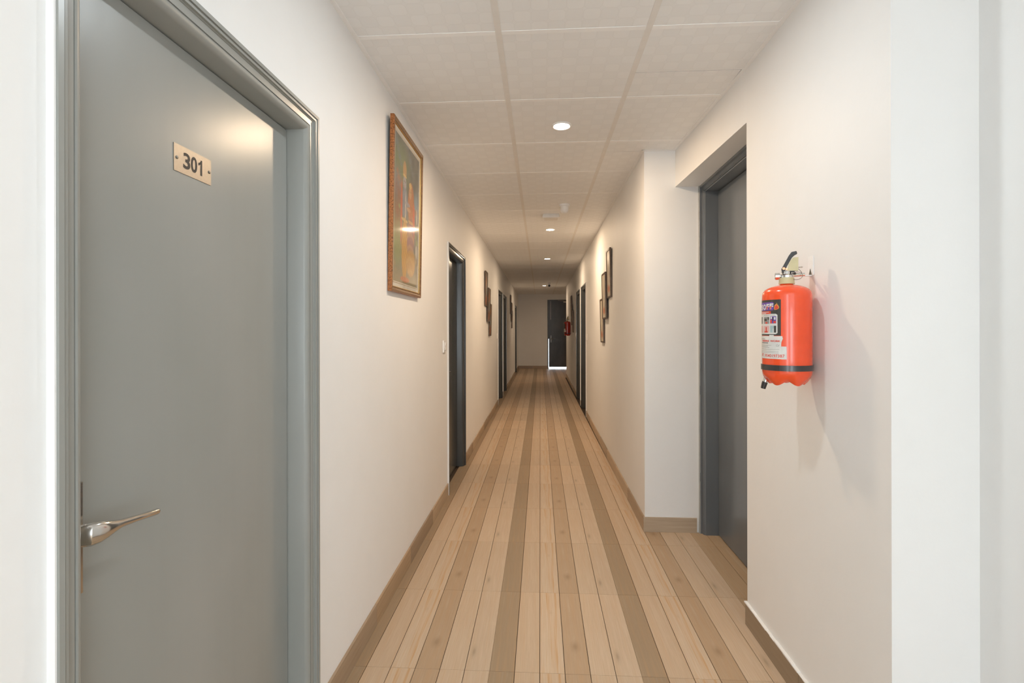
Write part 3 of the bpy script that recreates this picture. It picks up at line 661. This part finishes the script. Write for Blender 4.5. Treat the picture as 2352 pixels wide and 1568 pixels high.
def extinguisher(name, red, labels, label):
    root = tag(empty(name), label, 'fire extinguisher', 'wall hung fire extinguishers')
    # body with a footed, lobed base
    n = 80; mb = MB(); prof = [(.0, .030), (.018, .030), (.034, .026), (.046, .022), (.056, .021), (.065, .026), (.0725, .034), (.0765, .043), (ER, .052), (ER, .10), (ER, .20), (ER, .314), (ER*.99, .321), (ER*.955, .329), (ER*.88, .3365), (ER*.76, .343), (ER*.6, .348), (ER*.4, .352), (.021, .353), (.019, .358), (.0, .358)]
    lw = [0, .25, .7, 1, 1, .7, .35, .12] + [0]*20
    vs = []; fs = []
    for i, (r, z) in enumerate(prof):
        for j in range(n):
            a = 2*math.pi*j/n; lob = (.5+.5*math.cos(5*(a+R(77.2))))**.75
            vs.append((r*math.cos(a), r*math.sin(a), z - .016*lob*lw[i] + .001))
    for i in range(len(prof)-1):
        for j in range(n): fs.append((i*n+j, i*n+(j+1) % n, (i+1)*n+(j+1) % n, (i+1)*n+j))
    mb.add(vs, fs); bm_me = mb.mesh('cylinder', M[red], smooth=True, fix=True); body = bpy.data.objects.new('cylinder', bm_me); link(body, root)
    mb = MB(); mb.lathe([(ER+.0002, .058), (ER+.0035, .058), (ER+.0035, .077), (ER+.0002, .077)], 64, cap0=False, cap1=False); st = mb.build('strap', M['strap'], root, smooth=True)
    mb = MB(); mb.lathe([(.0245, .357), (.0255, .359), (.0245, .363), (.0235, .378), (.022, .380)], 32); mb.build('collar', M['cream'], root, smooth=True)
    t = Vector((-math.sin(AZ), -math.cos(AZ), 0)); s_ = Vector((math.cos(AZ), -math.sin(AZ), 0))    # towards viewer / to the viewer's right
    def q(a, b, z): return t*b + s_*a + Vector((0, 0, z))
    mb = MB(); mb.lathe([(.0195, .379), (.0195, .388), (.015, .392), (.013, .402), (.009, .404)], 24); mb.tube([q(-.006, 0, .388), q(.055, -.008, .390)], [(.006, .006)]*2, 10); mb.build('valve', M['zinc'], root, smooth=True)
    mb = MB(); mb.tube([q(-.012, .002, .386), q(-.021, .003, .386), q(-.0215, .003, .386), q(-.035, .004, .386), q(-.0365, .004, .386)], [.006, .006, .0125, .0125, .010], 24); mb.build('gauge', M['zinc'], root, smooth=True)
    # squeeze lever: a curved blade rising to the right
    def blade(path, th, wd, nm, mat):
        m_ = MB(); vs = []; fs = []
        for i, (a, z) in enumerate(path):
            a0, z0 = path[max(i-1, 0)]; a1, z1 = path[min(i+1, len(path)-1)]; L = math.hypot(a1-a0, z1-z0); na, nz = -(z1-z0)/L, (a1-a0)/L
            tw = th[i]/2
            for sgn, b in ((1, wd/2), (1, -wd/2), (-1, -wd/2), (-1, wd/2)): vs.append(q(a+na*tw*sgn, b, z+nz*tw*sgn))
        k = len(path)
        for i in range(k-1):
            for j in range(4): fs.append((i*4+j, i*4+(j+1) % 4, (i+1)*4+(j+1) % 4, (i+1)*4+j))
        fs += [(0, 1, 2, 3), tuple(range(4*k-4, 4*k))]; m_.add(vs, fs); return m_.build(nm, M[mat], root, bevel=.0012)
    blade([(-.010, .398), (-.0105, .408), (-.004, .422), (.004, .438), (.011, .452), (.019, .462), (.031, .466)], [.009, .012, .011, .011, .0115, .014, .009], .020, 'squeeze_lever', 'blk')
    blade([(-.011, .394), (-.001, .399), (.011, .402), (.022, .3995), (.028, .391)], [.008, .007, .0055, .005, .004], .018, 'carry_handle', 'blk')
    mb = MB(); poly = [(.003, .404), (.007, .425), (.014, .439), (.021, .447), (.034, .447), (.034, .404)]
    vs = [q(a, .009, z) for a, z in poly] + [q(a+.0, -.009, z) for a, z in poly]; k = len(poly)
    mb.add(vs, [tuple(range(k)), tuple(range(k, 2*k))[::-1]] + [(i, (i+1) % k, k+(i+1) % k, k+i) for i in range(k)]); mb.build('tamper_block', M['cream'], root, bevel=.0015)
    mb = MB(); mb.tube([q(-.0085, .006, .411), q(-.0085, .0145, .411)], .0045, 14); mb.tube([q(.0, .006, .409), q(.0, .0135, .409)], .0035, 14); mb.build('rivet', M['copper'], root, smooth=True)
    mb = MB(); mb.tube([q(.034, 0, .415), q(.047, 0, .4155), q(.049, 0, .4145), q(.047, 0, .413), q(.036, 0, .4135)], .0012, 8); mb.build('pin', M['zinc'], root, smooth=True)
    mb = MB(); ring = [q(.0295+.0185*math.cos(a), .012, .385+.0135*math.sin(a)-.001) for a in [2*math.pi*i/28 for i in range(29)]]; mb.tube(ring, .0009, 6, cap=False); mb.tube([q(.036, .01, .408), q(.044, .012, .397), q(.046, .012, .392)], .0009, 6); mb.build('pull_ring', M['wire'], root, smooth=True)
    # discharge tip hanging behind the base, towards the corridor
    mb = MB(); mb.tube([q(-.058, -.02, .045), q(-.066, -.02, .020), q(-.069, -.02, .008)], .008, 14); mb.build('nozzle', M['zinc'], root, smooth=True)
    mb = MB(); mb.tube([q(-.0685, -.02, .010), q(-.0705, -.02, .004), q(-.075, -.02, -.014)], [.0095, .0095, .008], 16); mb.build('nozzle_cap', M['blk'], root, smooth=True)
    # stickers
    r1, r2, r3 = ER+.0004, ER+.0007, ER+.0010
    mb = MB(); patch(mb, -130, -12.8, zz(770.5), zz(688), r1); lab = mb.build('black_sticker', M['l_black'], root, fix=False); lab['label'] = 'black instruction sticker on the extinguisher'
    def piece(nm, mat, fn): b = MB(); fn(b); return b.build(nm, M[mat], lab, fix=False)
    if labels:
        piece('purple_badge', 'l_purple', lambda b: rpatch(b, -118, -29.6, zz(712.5), zz(693.5), r2, .003))
        def w_top(b):
            ctext(b, 'O', -64.5, -53, zz(711), zz(697.5), r3, .05); ctext(b, 'F', -51.5, -42, zz(710.3), zz(697), r3, .05); ctext(b, 'F', -40.8, -30.5, zz(710), zz(696.5), r3, .05)
            ctext(b, 'S', -79, -66, zz(711.5), zz(698), r3, .05)
        piece('badge_letters', 'l_white', w_top)
        def w_red(b):
            ctext(b, 'O', -64.5, -53, zz(711.2), zz(705), r3+.0002, .05); b2 = [(-47.5, -44), (-36.5, -33)]
            for p0, p1 in b2: patch(b, p0-3.4, p1-1.2, zz(710.4), zz(704.2), r3+.0002, 2)
        b = MB()
        for p0, p1 in ((-51, -48.3), (-40.3, -37.6)): patch(b, p0, p1, zz(710.3), zz(703.5), r3+.0003, 2)
        for p0, p1 in ((-48.3, -44.5), (-37.6, -34)): patch(b, p0, p1, zz(705), zz(703), r3+.0003, 2)
        b.build('badge_flames', M['l_red'], lab, fix=False)
        def flame(b, sc, mi=0):
            pts = [(0, 0), (.5, .03), (.85, .16), (.95, .36), (.80, .58), (.72, .72), (.62, .62), (.58, .82), (.44, 1.0), (.46, .80), (.30, .70), (.26, .84), (.12, .62), (.02, .62), (-.0, .42), (-.06, .3), (-.02, .12)]
            cu_, cv = .45, .35; pts = [(cu_+(x-cu_)*sc, (cv*.6)+(y-cv*.6)*sc) for x, y in pts]
            P0, P1, Z0, Z1 = -28.0, -16.0, zz(711.5), zz(695)
            b.add([surf(R(P0+(P1-P0)*x), r2+.0003*(1.2-sc)*2, Z0+(Z1-Z0)*y) for x, y in pts], [tuple(range(len(pts)))])
        piece('flame_outer', 'l_orange', lambda b: flame(b, 1.0)); piece('flame_inner', 'l_red', lambda b: flame(b, .78))
        piece('red_strip', 'l_red', lambda b: patch(b, -110, -37.5, zz(720.5), zz(714), r2))
        def lines(b):
            patch(b, -105, -43, zz(716.8), zz(715.6), r3); patch(b, -105, -53, zz(719.6), zz(718.4), r3)
        piece('strip_lettering', 'l_white', lines)
        piece('instruction_panel', 'l_white', lambda b: rpatch(b, -120, -20.5, zz(767), zz(720.5), r2, .004))
        piece('instruction_heading', 'l_grey', lambda b: ctext(b, 'INSTRUCTIONS', -62, -26.5, zz(724.5), zz(722.2), r3, .01))
        cells = [(-62, -42.5, 727, 743, 'l_grey'), (-39.5, -23.5, 726, 742.5, 'l_purple'), (-62, -42.5, 748, 763.5, 'l_pink'), (-39.5, -23.5, 747.5, 763.5, 'l_teal'), (-92, -68, 727, 743, 'l_grey'), (-92, -68, 748, 763.5, 'l_pink')]
        for a, b_, v0, v1, mt in cells: piece('instruction_picture', mt, lambda b: patch(b, a, b_, zz(v1), zz(v0), r3))
        piece('picture_detail', 'l_red', lambda b: [patch(b, -55, -48, zz(743), zz(739), r3+.0003), patch(b, -39, -34.5, zz(742.5), zz(734), r3+.0003), patch(b, -59, -47, zz(763.5), zz(760), r3+.0003), patch(b, -54, -50, zz(760), zz(751), r3+.0003), patch(b, -30, -24, zz(742), zz(737), r3+.0003)])
        piece('picture_detail', 'l_black', lambda b: [patch(b, -60, -50, zz(737), zz(731), r3+.0003), patch(b, -33, -30.5, zz(737), zz(728), r3+.0003), patch(b, -29, -23.5, zz(763.5), zz(748), r3+.0003), patch(b, -47, -43, zz(734), zz(728), r3+.0003)])
        [piece('picture_detail', 'l_white', lambda b: patch(b, *q4, r3+.0003)) for q4 in ((-38, -34, zz(732), zz(727)), (-29, -25, zz(734), zz(728)), (-32, -29.5, zz(763), zz(754)))]
    # service sticker, torn at its corner
    top, bot = zz(771.5), zz(824)
    edge = [(top, -9.5), (zz(775), -9.0), (zz(777), -8.2), (zz(781), -10), (zz(785), -11.5), (zz(790), -12), (zz(797), -12.2), (zz(798.5), -9.5), (zz(799.5), -10), (zz(803), -6.5), (zz(807), -8.5), (zz(805), -5.5), (zz(800), -2.6), (zz(795), -.8), (zz(799), -.2), (bot, .2)]
    mb = MB(); zs = [e[0] for e in edge]
    pts = [surf(R(e[1]), r2, e[0]) for e in edge]
    strip = MB(); patch(strip, -130, -12.6, bot+.0004, top, r2)
    vs = [surf(R(-12.6), r2, e[0]) for e in edge] + pts; k = len(edge)
    strip.add(vs, [(i, i+1, k+i+1, k+i) for i in range(k-1)])
    lab2 = strip.build('service_sticker', M['l_white'], root, fix=False); lab2['label'] = 'torn white service sticker with red phone number'
    if labels:
        def p2(nm, mat, fn): b = MB(); fn(b); b.build(nm, M[mat], lab2, fix=False)
        p2('sticker_tab', 'l_white', lambda b: patch(b, -42, -29.5, zz(772), zz(768.8), r3))
        p2('firm_lettering', 'l_red', lambda b: [ctext(b, 'NEERS', -72, -43, zz(785), zz(780.7), r3, .04), ctext(b, 'WORK', -39.5, -13.5, zz(785), zz(780.8), r3, .04)])
        p2('phone_lettering', 'l_red', lambda b: [ctext(b, '87,', -76, -61, zz(820), zz(812.5), r3, .01), ctext(b, '9540197387', -57, -4.8, zz(820.3), zz(813.2), r3, .01)])
        p2('fine_lettering', 'l_grey', lambda b: [patch(b, -75, -46, zz(788.8), zz(786.3), r3), patch(b, -80, -58, zz(779), zz(777.8), r3), ctext(b, 'Cal', -24, -15.5, zz(795), zz(790), r3, .0, shear=.4)]
           + [patch(b, -78, e, zz(v+.6), zz(v), r3) for e, v in ((-36, 792.4), (-46, 794.8), (-42, 797.5), (-16, 801.8), (-18, 806.3), (-18, 809.5))])
    return root
e1 = extinguisher('fire_extinguisher', 'red', True, 'large bright orange-red fire extinguisher hung on the near right wall')
e1.location = (.862, 1.788, 1.160)
e2 = extinguisher('fire_extinguisher', 'dkred', False, 'small dark red fire extinguisher far down the right wall')
e2.location = (.640, 11.79, 1.192)
def hook(x, y, z, label, sk=0):
    root = tag(empty('wall_bracket', (x, y, z)), label, 'bracket', 'extinguisher wall brackets')
    mb = MB(); mb.box(-.003, 0, -.016, .016, 0, .068); mb.build('back_plate', M['white_pl'], root, bevel=.0008)
    mb = MB(); mb.box(-.072, -.003, -.009, .009, -.002, .0015); mb.build('arm', M['white_pl'], root)
    mb = MB(); mb.add([(-.003, -.009, .0), (-.003, .009, .0), (-.003, 0, .024), (-.0045, -.009, .0), (-.0045, .009, .0), (-.0045, 0, .024)], [(0, 1, 2), (3, 5, 4), (0, 3, 4, 1), (1, 4, 5, 2), (2, 5, 3, 0)]); mb.build('gusset', M['brass_dark'], root)
hook(XN, 1.800, 1.548, 'white bracket on the wall behind the large extinguisher')
hook(xr(11.8), 11.80, 1.58, 'small bracket on the wall behind the far extinguisher')
